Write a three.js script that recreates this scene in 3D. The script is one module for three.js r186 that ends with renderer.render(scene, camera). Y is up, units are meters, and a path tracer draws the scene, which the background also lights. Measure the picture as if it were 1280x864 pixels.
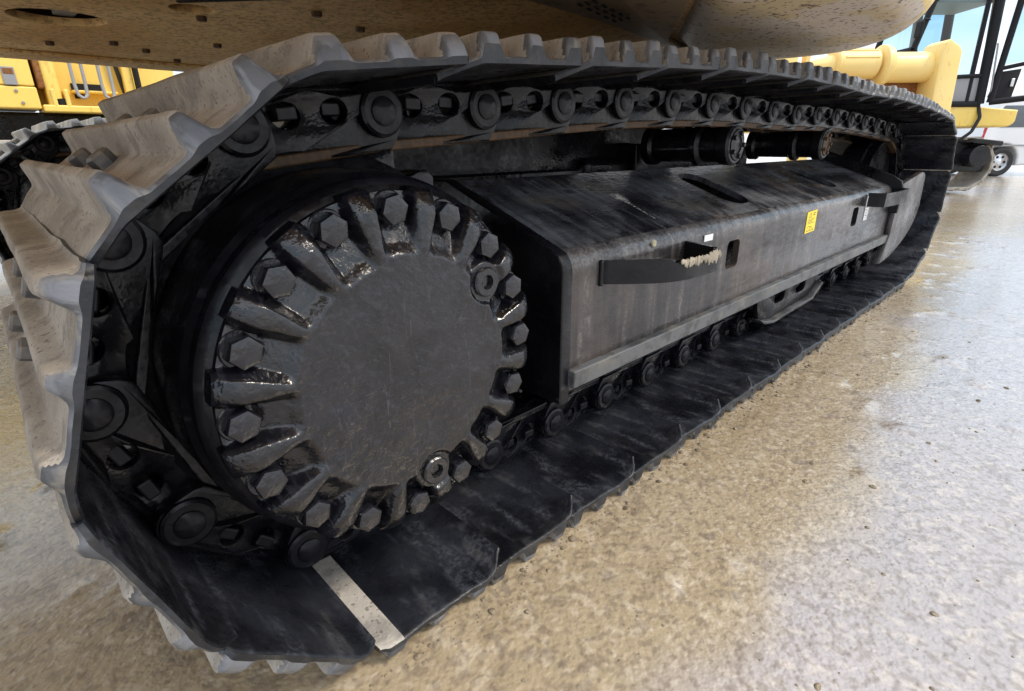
import * as THREE from 'three';
import { mergeGeometries, mergeVertices, toCreasedNormals } from 'three/addons/utils/BufferGeometryUtils.js';
import { RoundedBoxGeometry } from 'three/addons/geometries/RoundedBoxGeometry.js';

// ---------------------------------------------------------------- camera, sky, sun, exposure
const scene = new THREE.Scene();
const camera = new THREE.PerspectiveCamera(65.76, 1024 / 691, 0.05, 600);
{
  const m = new THREE.Matrix4().set(
    0.7171826917660709, 0.24841210673684636, -0.6511070663550733, 0,
    -0.007441597581402407, 0.9369869884973471, 0.3492849925376966, 0,
    0.6968454701412534, -0.24565587437141412, 0.6738394334930036, 0, 0, 0, 0, 1);
  camera.quaternion.setFromRotationMatrix(m);
  camera.position.set(-0.4242, 0.8133, 0.6808);
}
scene.add(camera);
const renderer = new THREE.WebGLRenderer({ antialias: true });
renderer.toneMapping = THREE.LinearToneMapping;
renderer.toneMappingExposure = 1.8;
renderer.shadowMap.enabled = true;

let seed = 7;
const rnd = () => { seed = (seed * 1664525 + 1013904223) >>> 0; return seed / 4294967296; };
const rr = (a, b) => a + (b - a) * rnd();
const clamp = (x, a = 0, b = 1) => Math.min(b, Math.max(a, x));
const sm = (a, b, x) => { const t = clamp((x - a) / (b - a)); return t * t * (3 - 2 * t); };
const lerp = (a, b, t) => a + (b - a) * t;
// tileable value noise: period px, py in lattice cells
function hash(i, j, s) { let h = (i * 374761393 + j * 668265263 + s * 1442695041) | 0; h = Math.imul(h ^ (h >>> 13), 1274126177); return ((h ^ (h >>> 16)) >>> 0) / 4294967296; }
function vn(x, y, px, py, s) {
  const i = Math.floor(x), j = Math.floor(y), fx = x - i, fy = y - j, u = fx * fx * (3 - 2 * fx), v = fy * fy * (3 - 2 * fy);
  const w = (a, p) => ((a % p) + p) % p;
  const a = hash(w(i, px), w(j, py), s), b = hash(w(i + 1, px), w(j, py), s), c = hash(w(i, px), w(j + 1, py), s), d = hash(w(i + 1, px), w(j + 1, py), s);
  return a + (b - a) * u + (c - a) * v + (a - b - c + d) * u * v;
}
function fbm(u, v, cx, cy, oct, s) { // u, v in 0..1
  let a = 0.5, t = 0, n = 0;
  for (let o = 0; o < oct; o++) { t += a * vn(u * cx, v * cy, cx, cy, s + o * 17); n += a; a *= 0.55; cx *= 2; cy *= 2; }
  return t / n;
}

// sky: bright thin overcast with pale blue openings
{
  const W = 1024, H = 512, d = new Float32Array(W * H * 4);
  for (let y = 0; y < H; y++) for (let x = 0; x < W; x++) {
    const el = ((y + 0.5) / H - 0.5) * 180, up = clamp(el / 90, 0, 1);
    const c = fbm(x / W, y / H, 8, 10, 5, 3), open = sm(0.40, 0.58, c) * sm(1, 9, el) * (1 - 0.4 * sm(45, 85, el));
    const cl = 0.72 + 0.85 * Math.pow(up, 0.7), b = [0.28 + 0.10 * (1 - up), 0.50 + 0.04 * (1 - up), 0.78 - 0.1 * (1 - up)];
    const i = (y * W + x) * 4;
    for (let k = 0; k < 3; k++) d[i + k] = lerp(cl * [1.0, 1.0, 1.03][k], b[k], open * 0.85);
    if (el < 0) { const g = [0.42, 0.38, 0.33]; for (let k = 0; k < 3; k++) d[i + k] = lerp(d[i + k], g[k], sm(0, -4, el)); }
    d[i + 3] = 1;
  }
  const t = new THREE.DataTexture(d, W, H, THREE.RGBAFormat, THREE.FloatType);
  t.mapping = THREE.EquirectangularReflectionMapping; t.magFilter = THREE.LinearFilter; t.needsUpdate = true;
  scene.background = t; scene.environment = t;
}
const sun = new THREE.DirectionalLight(0xfff3e2, 1.4);
sun.position.set(6, 13, 9); sun.castShadow = true; sun.shadow.radius = 24; sun.shadow.mapSize.set(2048, 2048);
Object.assign(sun.shadow.camera, { left: -14, right: 14, top: 14, bottom: -14, near: 1, far: 60 });
scene.add(sun, sun.target);

// ---------------------------------------------------------------- textures
function tex(w, h, fn, srgb = true) {
  const d = new Uint8Array(w * h * 4);
  for (let y = 0; y < h; y++) for (let x = 0; x < w; x++) {
    const c = fn((x + 0.5) / w, (y + 0.5) / h, x, y), i = (y * w + x) * 4;
    if (typeof c === 'number') d[i] = d[i + 1] = d[i + 2] = clamp(c) * 255; else { d[i] = clamp(c[0]) * 255; d[i + 1] = clamp(c[1]) * 255; d[i + 2] = clamp(c[2]) * 255; }
    d[i + 3] = 255;
  }
  const t = new THREE.DataTexture(d, w, h, THREE.RGBAFormat);
  t.wrapS = t.wrapT = THREE.RepeatWrapping; t.magFilter = THREE.LinearFilter; t.colorSpace = srgb ? THREE.SRGBColorSpace : THREE.NoColorSpace; t.needsUpdate = true;
  return t;
}
const rep = (t, a, b = a) => { const c = t.clone(); c.repeat.set(a, b); c.needsUpdate = true; return c; };
const mix3 = (a, b, t) => [lerp(a[0], b[0], t), lerp(a[1], b[1], t), lerp(a[2], b[2], t)];
const k = (r, g, b) => [r / 255, g / 255, b / 255];

// black oily paint: dust smears and bare spots
const T_black = tex(1024, 1024, (u, v) => {
  const n = fbm(u, v, 5, 5, 6, 11), f = fbm(u, v, 60, 60, 3, 41), st = fbm(u, v, 6, 40, 4, 21);
  let c = mix3(k(17, 17, 21), k(33, 33, 39), sm(0.35, 0.7, n));
  c = mix3(c, k(84, 84, 90), sm(0.58, 0.8, st) * sm(0.48, 0.7, f) * 0.55);
  c = mix3(c, k(62, 56, 52), sm(0.66, 0.8, fbm(u, v, 9, 9, 5, 77)) * 0.35);
  return c;
});
// hub face: hammered black paint with hair scratches
const scratches = []; for (let i = 0; i < 34; i++) { const a = i < 22 ? 1.57 + rr(-0.12, 0.12) : rr(0, 3.14); scratches.push([rr(0.3, 0.7), rr(0.3, 0.7), Math.cos(a), Math.sin(a), rr(0.01, 0.09) * (i < 8 ? 2 : 1), rr(0.3, 1)]); }
const T_hub = tex(1024, 1024, (u, v) => {
  const n = fbm(u, v, 8, 8, 6, 12), f = fbm(u, v, 130, 130, 2, 13);
  let c = mix3(k(24, 24, 29), k(44, 44, 51), sm(0.3, 0.7, n));
  c = mix3(c, k(84, 84, 92), sm(0.6, 0.8, f) * 0.5);
  c = mix3(c, k(58, 55, 54), sm(0.55, 0.7, fbm(u, v, 5, 14, 5, 22)) * 0.5);
  c = mix3(c, k(15, 15, 18), sm(0.64, 0.74, fbm(u, v, 20, 20, 4, 14)) * 0.6);
  for (const [x, y, dx, dy, l, w] of scratches) { const t = (u - x) * dx + (v - y) * dy; if (Math.abs(t) > l) continue; const d = Math.abs(-(u - x) * dy + (v - y) * dx + 0.002 * Math.sin(t * 60)); if (d < 0.0011) c = mix3(c, k(140, 140, 148), w * 0.6 * (1 - d / 0.0011) * sm(0.3, 0.5, fbm(u, v, 200, 200, 1, 15))); }
  return c;
});
// inner face of the shoes: black with pale rubbed smears
const T_plate = tex(1024, 1024, (u, v) => {
  const n = fbm(u, v, 6, 6, 6, 16), st = fbm(u, v, 26, 7, 5, 17), f = fbm(u, v, 120, 120, 2, 18);
  let c = mix3(k(16, 17, 21), k(34, 36, 42), sm(0.35, 0.7, n));
  c = mix3(c, k(84, 87, 94), sm(0.46, 0.78, st) * (0.35 + 0.65 * sm(0.3, 0.7, f)) * 0.6);
  return mix3(c, k(96, 95, 94), sm(0.6, 0.8, fbm(u, v, 20, 9, 5, 19)) * 0.35);
});
const T_rough = tex(1024, 1024, (u, v) => { const n = fbm(u, v, 7, 7, 6, 5), f = fbm(u, v, 90, 90, 2, 8); return clamp(0.32 + (n - 0.5) * 0.9 + (f - 0.5) * 0.25, 0.12, 0.9); }, false);
const T_bump = tex(1024, 1024, (u, v) => 0.55 * fbm(u, v, 40, 40, 4, 31) + 0.3 * fbm(u, v, 12, 12, 4, 32) + 0.15 * fbm(u, v, 160, 160, 2, 33), false);
// dried mud on worn steel
const T_mud = tex(1024, 1024, (u, v) => {
  const n = fbm(u, v, 5, 5, 6, 51), f = fbm(u, v, 110, 110, 2, 52), m = fbm(u, v, 16, 16, 5, 53);
  let c = mix3(k(150, 143, 133), k(176, 169, 159), sm(0.35, 0.65, n));
  c = mix3(c, k(112, 108, 103), sm(0.54, 0.74, m) * 0.5);
  c = mix3(c, k(205, 200, 192), sm(0.55, 0.75, f) * 0.3);
  return mix3(c, k(82, 74, 66), sm(0.68, 0.8, f) * 0.5);
});
// bare worn steel, bluish grey with mud specks
const T_steel = tex(1024, 1024, (u, v) => {
  const n = fbm(u, v, 7, 7, 6, 61), m = fbm(u, v, 30, 30, 5, 62);
  let c = mix3(k(88, 91, 97), k(128, 131, 137), sm(0.35, 0.65, n));
  c = mix3(c, k(86, 86, 88), sm(0.52, 0.7, m) * 0.7);
  return mix3(c, k(178, 168, 152), sm(0.55, 0.75, fbm(u, v, 14, 14, 5, 63)) * 0.5);
});
// frame side: upright grime runs over thin black paint
const T_side = tex(2048, 512, (u, v) => {
  const st = fbm(u, v, 120, 4, 4, 71), n = fbm(u, v, 14, 4, 6, 72), f = fbm(u, v, 700, 120, 2, 73), br = fbm(u, v, 9, 3, 5, 74);
  let c = mix3(k(34, 32, 34), k(70, 65, 63), sm(0.3, 0.7, st * 0.55 + n * 0.45));
  c = mix3(c, k(84, 72, 63), sm(0.45, 0.7, br) * 0.5);
  c = mix3(c, k(126, 124, 122), sm(0.6, 0.78, st) * sm(0.42, 0.66, f) * 0.5);
  c = mix3(c, k(138, 141, 144), sm(0.35, 0.41, v) * sm(0.50, 0.44, v) * sm(0.2, 0.8, 0.7 * f + 0.3 * st) * 0.55); // pale highlight painted along the fold, with scuff grain
  return mix3(c, k(30, 30, 33), sm(0.6, 0.75, fbm(u, v, 24, 8, 4, 75)) * 0.55);
});
// deck: wiped across, with a pale scrape near its near end (u along, v across)
const T_deck = tex(2048, 512, (u, v) => {
  const st = fbm(u, v, 170, 3, 4, 81), n = fbm(u, v, 16, 3, 6, 82), f = fbm(u, v, 300, 90, 2, 83);
  let c = mix3(k(38, 38, 42), k(100, 102, 106), sm(0.32, 0.70, st * 0.35 + n * 0.65));
  c = mix3(c, k(120, 120, 118), sm(0.62, 0.8, st) * sm(0.4, 0.65, f) * 0.55);
  c = mix3(c, k(104, 88, 70), sm(0.55, 0.75, fbm(u, v, 12, 4, 5, 84)) * 0.4);
  c = mix3(c, k(20, 20, 23), sm(0.64, 0.76, fbm(u, v, 60, 5, 3, 85)) * 0.5);
  const x = u * 2.66, y = v * 0.37; // metres
  const along = (y - 0.055) / 0.165, lx = x - (0.452 + 0.014 * along);
  if (along > 0 && along < 1) {
    const w = 0.006 + 0.03 * sm(0.5, 0.85, along), g = fbm(u, v, 500, 120, 2, 86);
    c = mix3(c, k(206, 202, 190), sm(w, w * 0.3, Math.abs(lx)) * sm(0.36, 0.56, g));
  }
  return c;
});
const T_brown = tex(1024, 1024, (u, v) => {
  const n = fbm(u, v, 4, 4, 6, 91), f = fbm(u, v, 90, 90, 3, 92), s = fbm(u, v, 150, 150, 2, 93);
  let c = mix3(k(220, 176, 112), k(238, 204, 146), sm(0.3, 0.7, n));
  c = mix3(c, k(160, 126, 84), sm(0.5, 0.7, f) * 0.6);
  return mix3(c, k(80, 58, 36), sm(0.7, 0.78, s) * 0.28);
});
const T_belly = tex(512, 512, (u, v) => mix3(mix3(k(128, 110, 90), k(148, 130, 110), fbm(u, v, 6, 6, 5, 94)), k(84, 68, 52), sm(0.6, 0.75, fbm(u, v, 40, 40, 3, 95)) * 0.6));
const T_speck = tex(1024, 1024, (u, v) => {
  const n = fbm(u, v, 5, 5, 5, 96), s = fbm(u, v, 110, 110, 2, 97), r = fbm(u, v, 9, 9, 3, 98);
  let c = mix3(k(206, 194, 180), k(222, 212, 200), n);
  c = mix3(c, k(204, 178, 110), sm(0.55, 0.7, r) * 0.4);
  return mix3(c, k(72, 58, 48), sm(0.70, 0.76, s) * 0.75);
});
const T_yellow = tex(512, 512, (u, v) => mix3(mix3(k(232, 190, 84), k(240, 202, 104), fbm(u, v, 5, 5, 5, 101)), k(170, 132, 62), sm(0.7, 0.8, fbm(u, v, 30, 12, 4, 102)) * 0.3));
const T_grit = tex(1024, 1024, (u, v) => 0.45 * fbm(u, v, 48, 48, 4, 111) + 0.35 * fbm(u, v, 130, 130, 2, 112) + 0.2 * fbm(u, v, 14, 14, 3, 113), false);

const std = (o) => new THREE.MeshStandardMaterial(o);
const M = {
  black: new THREE.MeshPhysicalMaterial({ map: T_black, specularIntensity: 0.65, color: 0xd8d8d8, roughnessMap: T_rough, roughness: 1, bumpMap: T_bump, bumpScale: 0.0016 }),
  hub: new THREE.MeshPhysicalMaterial({ map: T_hub, color: 0xa0a0a6, clearcoat: 0.28, clearcoatRoughness: 0.24, roughnessMap: rep(T_rough, 1.3), roughness: 0.55, bumpMap: rep(T_bump, 2), bumpScale: 0.0035 }),
  rim: std({ map: T_steel, color: 0x686a6e, roughness: 0.45, metalness: 0.2, bumpMap: T_bump, bumpScale: 0.002 }),
  plate: std({ map: T_plate, roughnessMap: T_rough, roughness: 0.95, bumpMap: T_bump, bumpScale: 0.002 }),
  mud: std({ map: T_mud, roughness: 0.78, bumpMap: T_bump, bumpScale: 0.003 }),
  steel: std({ map: T_steel, roughness: 0.55, metalness: 0.25, bumpMap: T_bump, bumpScale: 0.002 }),
  side: std({ map: T_side, roughnessMap: T_rough, roughness: 0.95, bumpMap: rep(T_bump, 3, 1), bumpScale: 0.0012 }),
  deck: std({ map: T_deck, roughnessMap: T_rough, roughness: 0.8, bumpMap: rep(T_bump, 3, 1), bumpScale: 0.001 }),
  rail: std({ map: T_steel, color: 0xb8b8b4, roughness: 0.5, bumpMap: T_bump, bumpScale: 0.001 }),
  rail2: std({ map: T_brown, color: 0x5e544c, roughness: 0.6, bumpMap: T_bump, bumpScale: 0.002 }),
  rust: std({ map: T_brown, color: 0x9a7c66, roughness: 0.75, bumpMap: T_bump, bumpScale: 0.001 }),
  brown: std({ map: T_brown, roughness: 0.6, bumpMap: T_bump, bumpScale: 0.0012 }),
  belly: std({ map: T_belly, roughness: 0.55, bumpMap: T_bump, bumpScale: 0.0006 }),
  speck: std({ map: T_speck, roughness: 0.5, bumpMap: rep(T_bump, 1.5), bumpScale: 0.002 }),
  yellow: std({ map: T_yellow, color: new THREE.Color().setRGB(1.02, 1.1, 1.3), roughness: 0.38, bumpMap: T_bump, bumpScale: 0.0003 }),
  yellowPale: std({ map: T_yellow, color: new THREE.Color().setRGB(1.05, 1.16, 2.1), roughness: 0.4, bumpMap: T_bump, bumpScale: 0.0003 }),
  dark: std({ color: new THREE.Color().setRGB(0.006, 0.006, 0.008), roughness: 0.85 }),
  rubber: std({ color: new THREE.Color().setRGB(0.022, 0.022, 0.024), roughness: 0.8, bumpMap: T_bump, bumpScale: 0.001 }),
  grey: std({ color: new THREE.Color().setRGB(0.28, 0.28, 0.29), roughness: 0.5, bumpMap: T_bump, bumpScale: 0.0006 }),
  white: new THREE.MeshPhysicalMaterial({ color: new THREE.Color().setRGB(0.74, 0.75, 0.77), roughness: 0.35, clearcoat: 0.6, clearcoatRoughness: 0.1 }),
  chrome: std({ color: new THREE.Color().setRGB(0.6, 0.6, 0.62), roughness: 0.3, metalness: 0.9 }),
  glass: new THREE.MeshPhysicalMaterial({ color: new THREE.Color().setRGB(0.62, 0.8, 0.88), roughness: 0.04, transmission: 1, thickness: 0, ior: 1.5, side: THREE.DoubleSide }),
  tint: new THREE.MeshPhysicalMaterial({ color: new THREE.Color().setRGB(0.08, 0.1, 0.12), roughness: 0.08, clearcoat: 0.5 }),
  red: std({ color: new THREE.Color().setRGB(0.45, 0.03, 0.03), roughness: 0.3 }),
  seat: std({ color: new THREE.Color().setRGB(0.2, 0.2, 0.21), roughness: 0.85, bumpMap: T_bump, bumpScale: 0.001 }),
};

// ---------------------------------------------------------------- helpers
const counts = {};
function numbered(n) { const c = counts[n] = (counts[n] ?? -1) + 1; return c ? `${n}_${String(c).padStart(3, '0')}` : n; }
function thing(name, label, category, pos = [0, 0, 0], turn = 0, group) {
  const o = new THREE.Group(); o.name = numbered(name); o.position.set(...pos); o.rotation.y = turn;
  o.userData = { label, category }; if (group) o.userData.group = group;
  scene.add(o); return o;
}
function put(name, geo, mat, parent, label) {
  const m = new THREE.Mesh(geo, mat); m.name = name; m.castShadow = m.receiveShadow = true; if (label) m.userData.label = label;
  parent.add(m); return m;
}
// box-projected uv in metres on a non-indexed copy
function boxUV(g, s = 1, ox = 0) {
  if (g.index) g = g.toNonIndexed();
  if (!g.attributes.normal) g.computeVertexNormals();
  const p = g.attributes.position, uv = new Float32Array(p.count * 2), a = new THREE.Vector3(), b = new THREE.Vector3(), c = new THREE.Vector3(), n = new THREE.Vector3();
  for (let i = 0; i < p.count; i += 3) {
    a.fromBufferAttribute(p, i); b.fromBufferAttribute(p, i + 1); c.fromBufferAttribute(p, i + 2);
    n.crossVectors(b.clone().sub(a), c.clone().sub(a)); const x = Math.abs(n.x), y = Math.abs(n.y), z = Math.abs(n.z);
    [a, b, c].forEach((q, j) => { const k2 = (i + j) * 2; if (x >= y && x >= z) { uv[k2] = q.z; uv[k2 + 1] = q.y; } else if (y >= z) { uv[k2] = q.x; uv[k2 + 1] = q.z; } else { uv[k2] = q.x; uv[k2 + 1] = q.y; } uv[k2] = uv[k2] * s + ox; uv[k2 + 1] *= s; });
  }
  g.setAttribute('uv', new THREE.BufferAttribute(uv, 2)); return g;
}
const clean = (g) => { g = g.index ? g.toNonIndexed() : g; for (const n of Object.keys(g.attributes)) if (!['position', 'normal', 'uv'].includes(n)) g.deleteAttribute(n); g.clearGroups(); return g; };
const merge = (...gs) => mergeGeometries(gs.flat().map(clean));
function box(w, h, d, x = 0, y = 0, z = 0, r = 0.006, rx = 0, ry = 0, rz = 0) {
  const g = r > 0 ? new RoundedBoxGeometry(w, h, d, 2, Math.min(r, w * 0.45, h * 0.45, d * 0.45)) : new THREE.BoxGeometry(w, h, d);
  g.rotateX(rx); g.rotateY(ry); g.rotateZ(rz); g.translate(x, y, z); return boxUV(g);
}
function poly(pts) { const s = new THREE.Shape(); pts.forEach(([x, y], i) => i ? s.lineTo(x, y) : s.moveTo(x, y)); s.closePath(); return s; }
function ext(shape, depth, bev = 0.003, z = 0, seg = 2, curve = 12) {
  const g = new THREE.ExtrudeGeometry(shape, { depth: depth - 2 * bev, bevelEnabled: bev > 0, bevelSize: bev, bevelThickness: bev, bevelOffset: -bev, bevelSegments: seg, curveSegments: curve });
  g.translate(0, 0, z + bev); return boxUV(toCreasedNormals(g, 0.6));
}
function roundRect(x, y, w, h, r, P = THREE.Shape) {
  const s = new P(); s.moveTo(x + r, y); s.lineTo(x + w - r, y); s.absarc(x + w - r, y + r, r, -Math.PI / 2, 0); s.lineTo(x + w, y + h - r); s.absarc(x + w - r, y + h - r, r, 0, Math.PI / 2);
  s.lineTo(x + r, y + h); s.absarc(x + r, y + h - r, r, Math.PI / 2, Math.PI); s.lineTo(x, y + r); s.absarc(x + r, y + r, r, Math.PI, 1.5 * Math.PI); return s;
}
function lathe(prof, seg = 32, crease = 0.6) { // profile [r, along]; axis z
  const g = new THREE.LatheGeometry(prof.map(([r, y]) => new THREE.Vector2(Math.max(r, 1e-5), y)), seg);
  g.rotateX(Math.PI / 2); return boxUV(toCreasedNormals(g.toNonIndexed(), crease));
}
const hexBolt = (r, h) => lathe([[r * 1.28, 0], [r * 1.28, h * 0.14], [r * 1.22, h * 0.2], [r, h * 0.2]].slice(0, 0).concat([[r, 0], [r, h * 0.82], [r * 0.8, h], [0, h]]), 6, 0.25);
const washer = (r, h) => lathe([[r, 0], [r, h * 0.6], [r * 0.93, h], [0, h]], 28);
function cyl(r, len, ax = 'z', seg = 28, ch = 0.004) {
  const g = lathe([[0, -len / 2], [r - ch, -len / 2], [r, -len / 2 + ch], [r, len / 2 - ch], [r - ch, len / 2], [0, len / 2]], seg);
  if (ax === 'x') g.rotateY(Math.PI / 2); if (ax === 'y') g.rotateX(-Math.PI / 2); return g;
}
function tube(pts, r, seg = 24, rs = 10) { return boxUV(new THREE.TubeGeometry(new THREE.CatmullRomCurve3(pts.map((p) => new THREE.Vector3(...p)), false, 'catmullrom', 0.1), seg, r, rs)); }
const at = (g, x, y, z) => g.clone().translate(x, y, z);
const structure = (m) => { m.userData.kind = 'structure'; return m; };

// ---------------------------------------------------------------- ground
const X0 = -1.7, X1 = 6.3, Z0 = -3.7, Z1 = 1.5;
function groundH(x, z) {
  const w = (s, c, sd, o) => fbm((x + 20) / s, (z + 20) / s, c, c, o, sd) - 0.5;
  let h = w(16, 9, 201, 4) * 0.006 + w(4, 10, 202, 4) * 0.0012 + w(2, 26, 203, 3) * 0.0016;
  const clod = fbm((x + 20) / 4, (z + 20) / 4, 34, 34, 3, 204);
  h += sm(0.7, 0.84, clod) * 0.007;
  h += 0.001;
  const water = -0.0022;
  const puddle = h < water ? 1 : sm(water + 0.004, water, h) * 0.6;
  h = Math.max(h, water);
  const e = Math.min(x - X0, X1 - x, z - Z0, Z1 - z), f = sm(0, 0.4, e);
  return [h * f, puddle];
}
{
  const nx = 500, nz = 325, pos = new Float32Array((nx + 1) * (nz + 1) * 3), uv = new Float32Array((nx + 1) * (nz + 1) * 2), idx = [];
  for (let j = 0; j <= nz; j++) for (let i = 0; i <= nx; i++) {
    const x = lerp(X0, X1, i / nx), z = lerp(Z0, Z1, j / nz), q = j * (nx + 1) + i;
    pos.set([x, groundH(x, z)[0], z], q * 3); uv.set([x / 8, z / 8], q * 2);
    if (i < nx && j < nz) idx.push(q, q + nx + 1, q + 1, q + 1, q + nx + 1, q + nx + 2);
  }
  const g = new THREE.BufferGeometry(); g.setAttribute('position', new THREE.BufferAttribute(pos, 3)); g.setAttribute('uv', new THREE.BufferAttribute(uv, 2)); g.setIndex(idx); g.computeVertexNormals();
  const ring = new THREE.Shape(); ring.moveTo(-250, -250); ring.lineTo(250, -250); ring.lineTo(250, 250); ring.lineTo(-250, 250); ring.closePath();
  const hole = new THREE.Path(); hole.moveTo(X0, -Z0); hole.lineTo(X1, -Z0); hole.lineTo(X1, -Z1); hole.lineTo(X0, -Z1); hole.closePath(); ring.holes.push(hole);
  const r = new THREE.ShapeGeometry(ring); r.rotateX(-Math.PI / 2);
  for (let i = 0; i < r.attributes.position.count; i++) r.attributes.uv.setXY(i, r.attributes.position.getX(i) / 16, r.attributes.position.getZ(i) / 16);
  const tone = (u, v, q) => { // q = lattice cells per metre times the size of the texture
    const n = fbm(u, v, Math.round(0.7 * q), Math.round(0.7 * q), 7, 211), f = fbm(u, v, 60 * q, 60 * q, 2, 213);
    let c = mix3(k(162, 145, 118), k(175, 160, 135), sm(0.3, 0.7, n));
    c = mix3(c, k(146, 129, 102), sm(0.56, 0.72, fbm(u, v, Math.round(1.7 * q), Math.round(1.7 * q), 6, 215)) * 0.3);
    return [c, n, f];
  };
  const T_ground = tex(2048, 2048, (u, v) => {
    let [c, n, f] = tone(u, v, 8);
    let x = u * 8; if (x > 6.3) x -= 8; let z = v * 8; if (z > 1.5) z -= 8;
    const m = fbm(u, v, 20, 20, 6, 212), edge = z - (0.44 - 0.065 * x) + (m - 0.5) * 0.5 + (n - 0.5) * 0.3; // pale concrete, sky reflection painted in, on the open side; mud by the track
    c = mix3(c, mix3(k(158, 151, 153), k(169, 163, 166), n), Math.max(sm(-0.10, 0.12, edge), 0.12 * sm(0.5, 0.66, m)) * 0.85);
    c = mix3(c, k(206, 194, 176), sm(0.58, 0.74, f) * 0.4);
    c = mix3(c, k(112, 99, 86), sm(0.6, 0.75, fbm(u, v, 900, 900, 1, 216)) * 0.4);
    return mix3(c, k(104, 92, 82), sm(0.69, 0.76, fbm(u, v, 190, 190, 3, 217)) * 0.35);
  });
  const T_wet = tex(1024, 1024, (u, v) => {
    const n = fbm(u, v, 12, 12, 5, 221), f = fbm(u, v, 360, 360, 2, 222);
    return clamp(0.33 + (n - 0.5) * 0.32 + (f - 0.5) * 0.25, 0.12, 0.75);
  }, false);
  const gm = (t, rp) => new THREE.MeshPhysicalMaterial({ map: t, roughnessMap: T_wet, roughness: 0.9, bumpMap: rep(T_grit, rp), bumpScale: 0.0058, clearcoat: 1, clearcoatRoughness: 0.19 });
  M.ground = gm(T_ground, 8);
  const T_far = tex(1024, 1024, (u, v) => { const [c, n, f] = tone(u, v, 16), w = fbm(u, v, 9, 9, 6, 231); return mix3(mix3(c, k(160, 154, 154), sm(0.42, 0.58, w) * 0.8), k(104, 92, 82), sm(0.66, 0.75, f) * 0.4); });
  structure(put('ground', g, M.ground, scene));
  structure(put('yard', clean(r), gm(T_far, 16), scene));
}
// loose clods and pebbles on the mud
{
  const g = boxUV(new THREE.IcosahedronGeometry(1, 2)); const p = g.attributes.position;
  for (let i = 0; i < p.count; i++) { const x = p.getX(i), y = p.getY(i), z = p.getZ(i), f = 0.7 + 0.6 * vn(x * 1.7 + 9, y * 1.7 + z * 2.3 + 9, 64, 64, 5); p.setXYZ(i, x * f, y * f * 0.55, z * f); }
  const gg = boxUV(toCreasedNormals(g, 0.5)), n = 1100, im = new THREE.InstancedMesh(gg, std({ map: T_mud, color: 0xd8cdb8, roughness: 0.6 }), n), m = new THREE.Matrix4(), q = new THREE.Quaternion(), c = new THREE.Color();
  for (let i = 0; i < n; i++) {
    const near = i < 300, foot = i >= 420, x = foot ? rr(-0.35, 3.3) : near ? rr(-0.6, 2.6) : rr(-1.6, 6), z = foot ? 0.07 + 0.07 * rnd() * rnd() : near ? rr(0.1, 1.1) : rr(-3.5, 1.3), s = 0.0016 + 0.006 * Math.pow(rnd(), 7);
    q.setFromEuler(new THREE.Euler(rr(-0.4, 0.4), rr(0, 6), rr(-0.4, 0.4)));
    m.compose(new THREE.Vector3(x, groundH(x, z)[0] + s * 0.1, z), q, new THREE.Vector3(s * rr(0.8, 1.6), s, s)); im.setMatrixAt(i, m);
    const t = rr(0.75, 1.1); im.setColorAt(i, c.setRGB(t, t * 0.97, t * 0.93));
  }
  im.name = 'gravel'; im.castShadow = im.receiveShadow = true; im.userData = { kind: 'stuff', label: 'small stones and mud clods scattered on the wet ground', category: 'gravel' }; scene.add(im);
}
// worn yellow line painted on the yard, right edge of the view
{
  const g = new THREE.PlaneGeometry(0.5, 0.16, 8, 2); g.rotateX(-Math.PI / 2); g.rotateY(0.75); g.translate(13.9, 0.004, 0.05);
  structure(put('yellow_line', boxUV(g), std({ map: T_yellow, color: 0xf0d070, roughness: 0.7 }), scene));
}

// ---------------------------------------------------------------- main excavator
const YC = 0.48, ZC = -0.32, P = 0.2367, RP = 0.383;
const ex = thing('excavator', 'yellow excavator whose black crawler track fills the view, seen beside its bolted drive hub', 'excavator');

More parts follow.
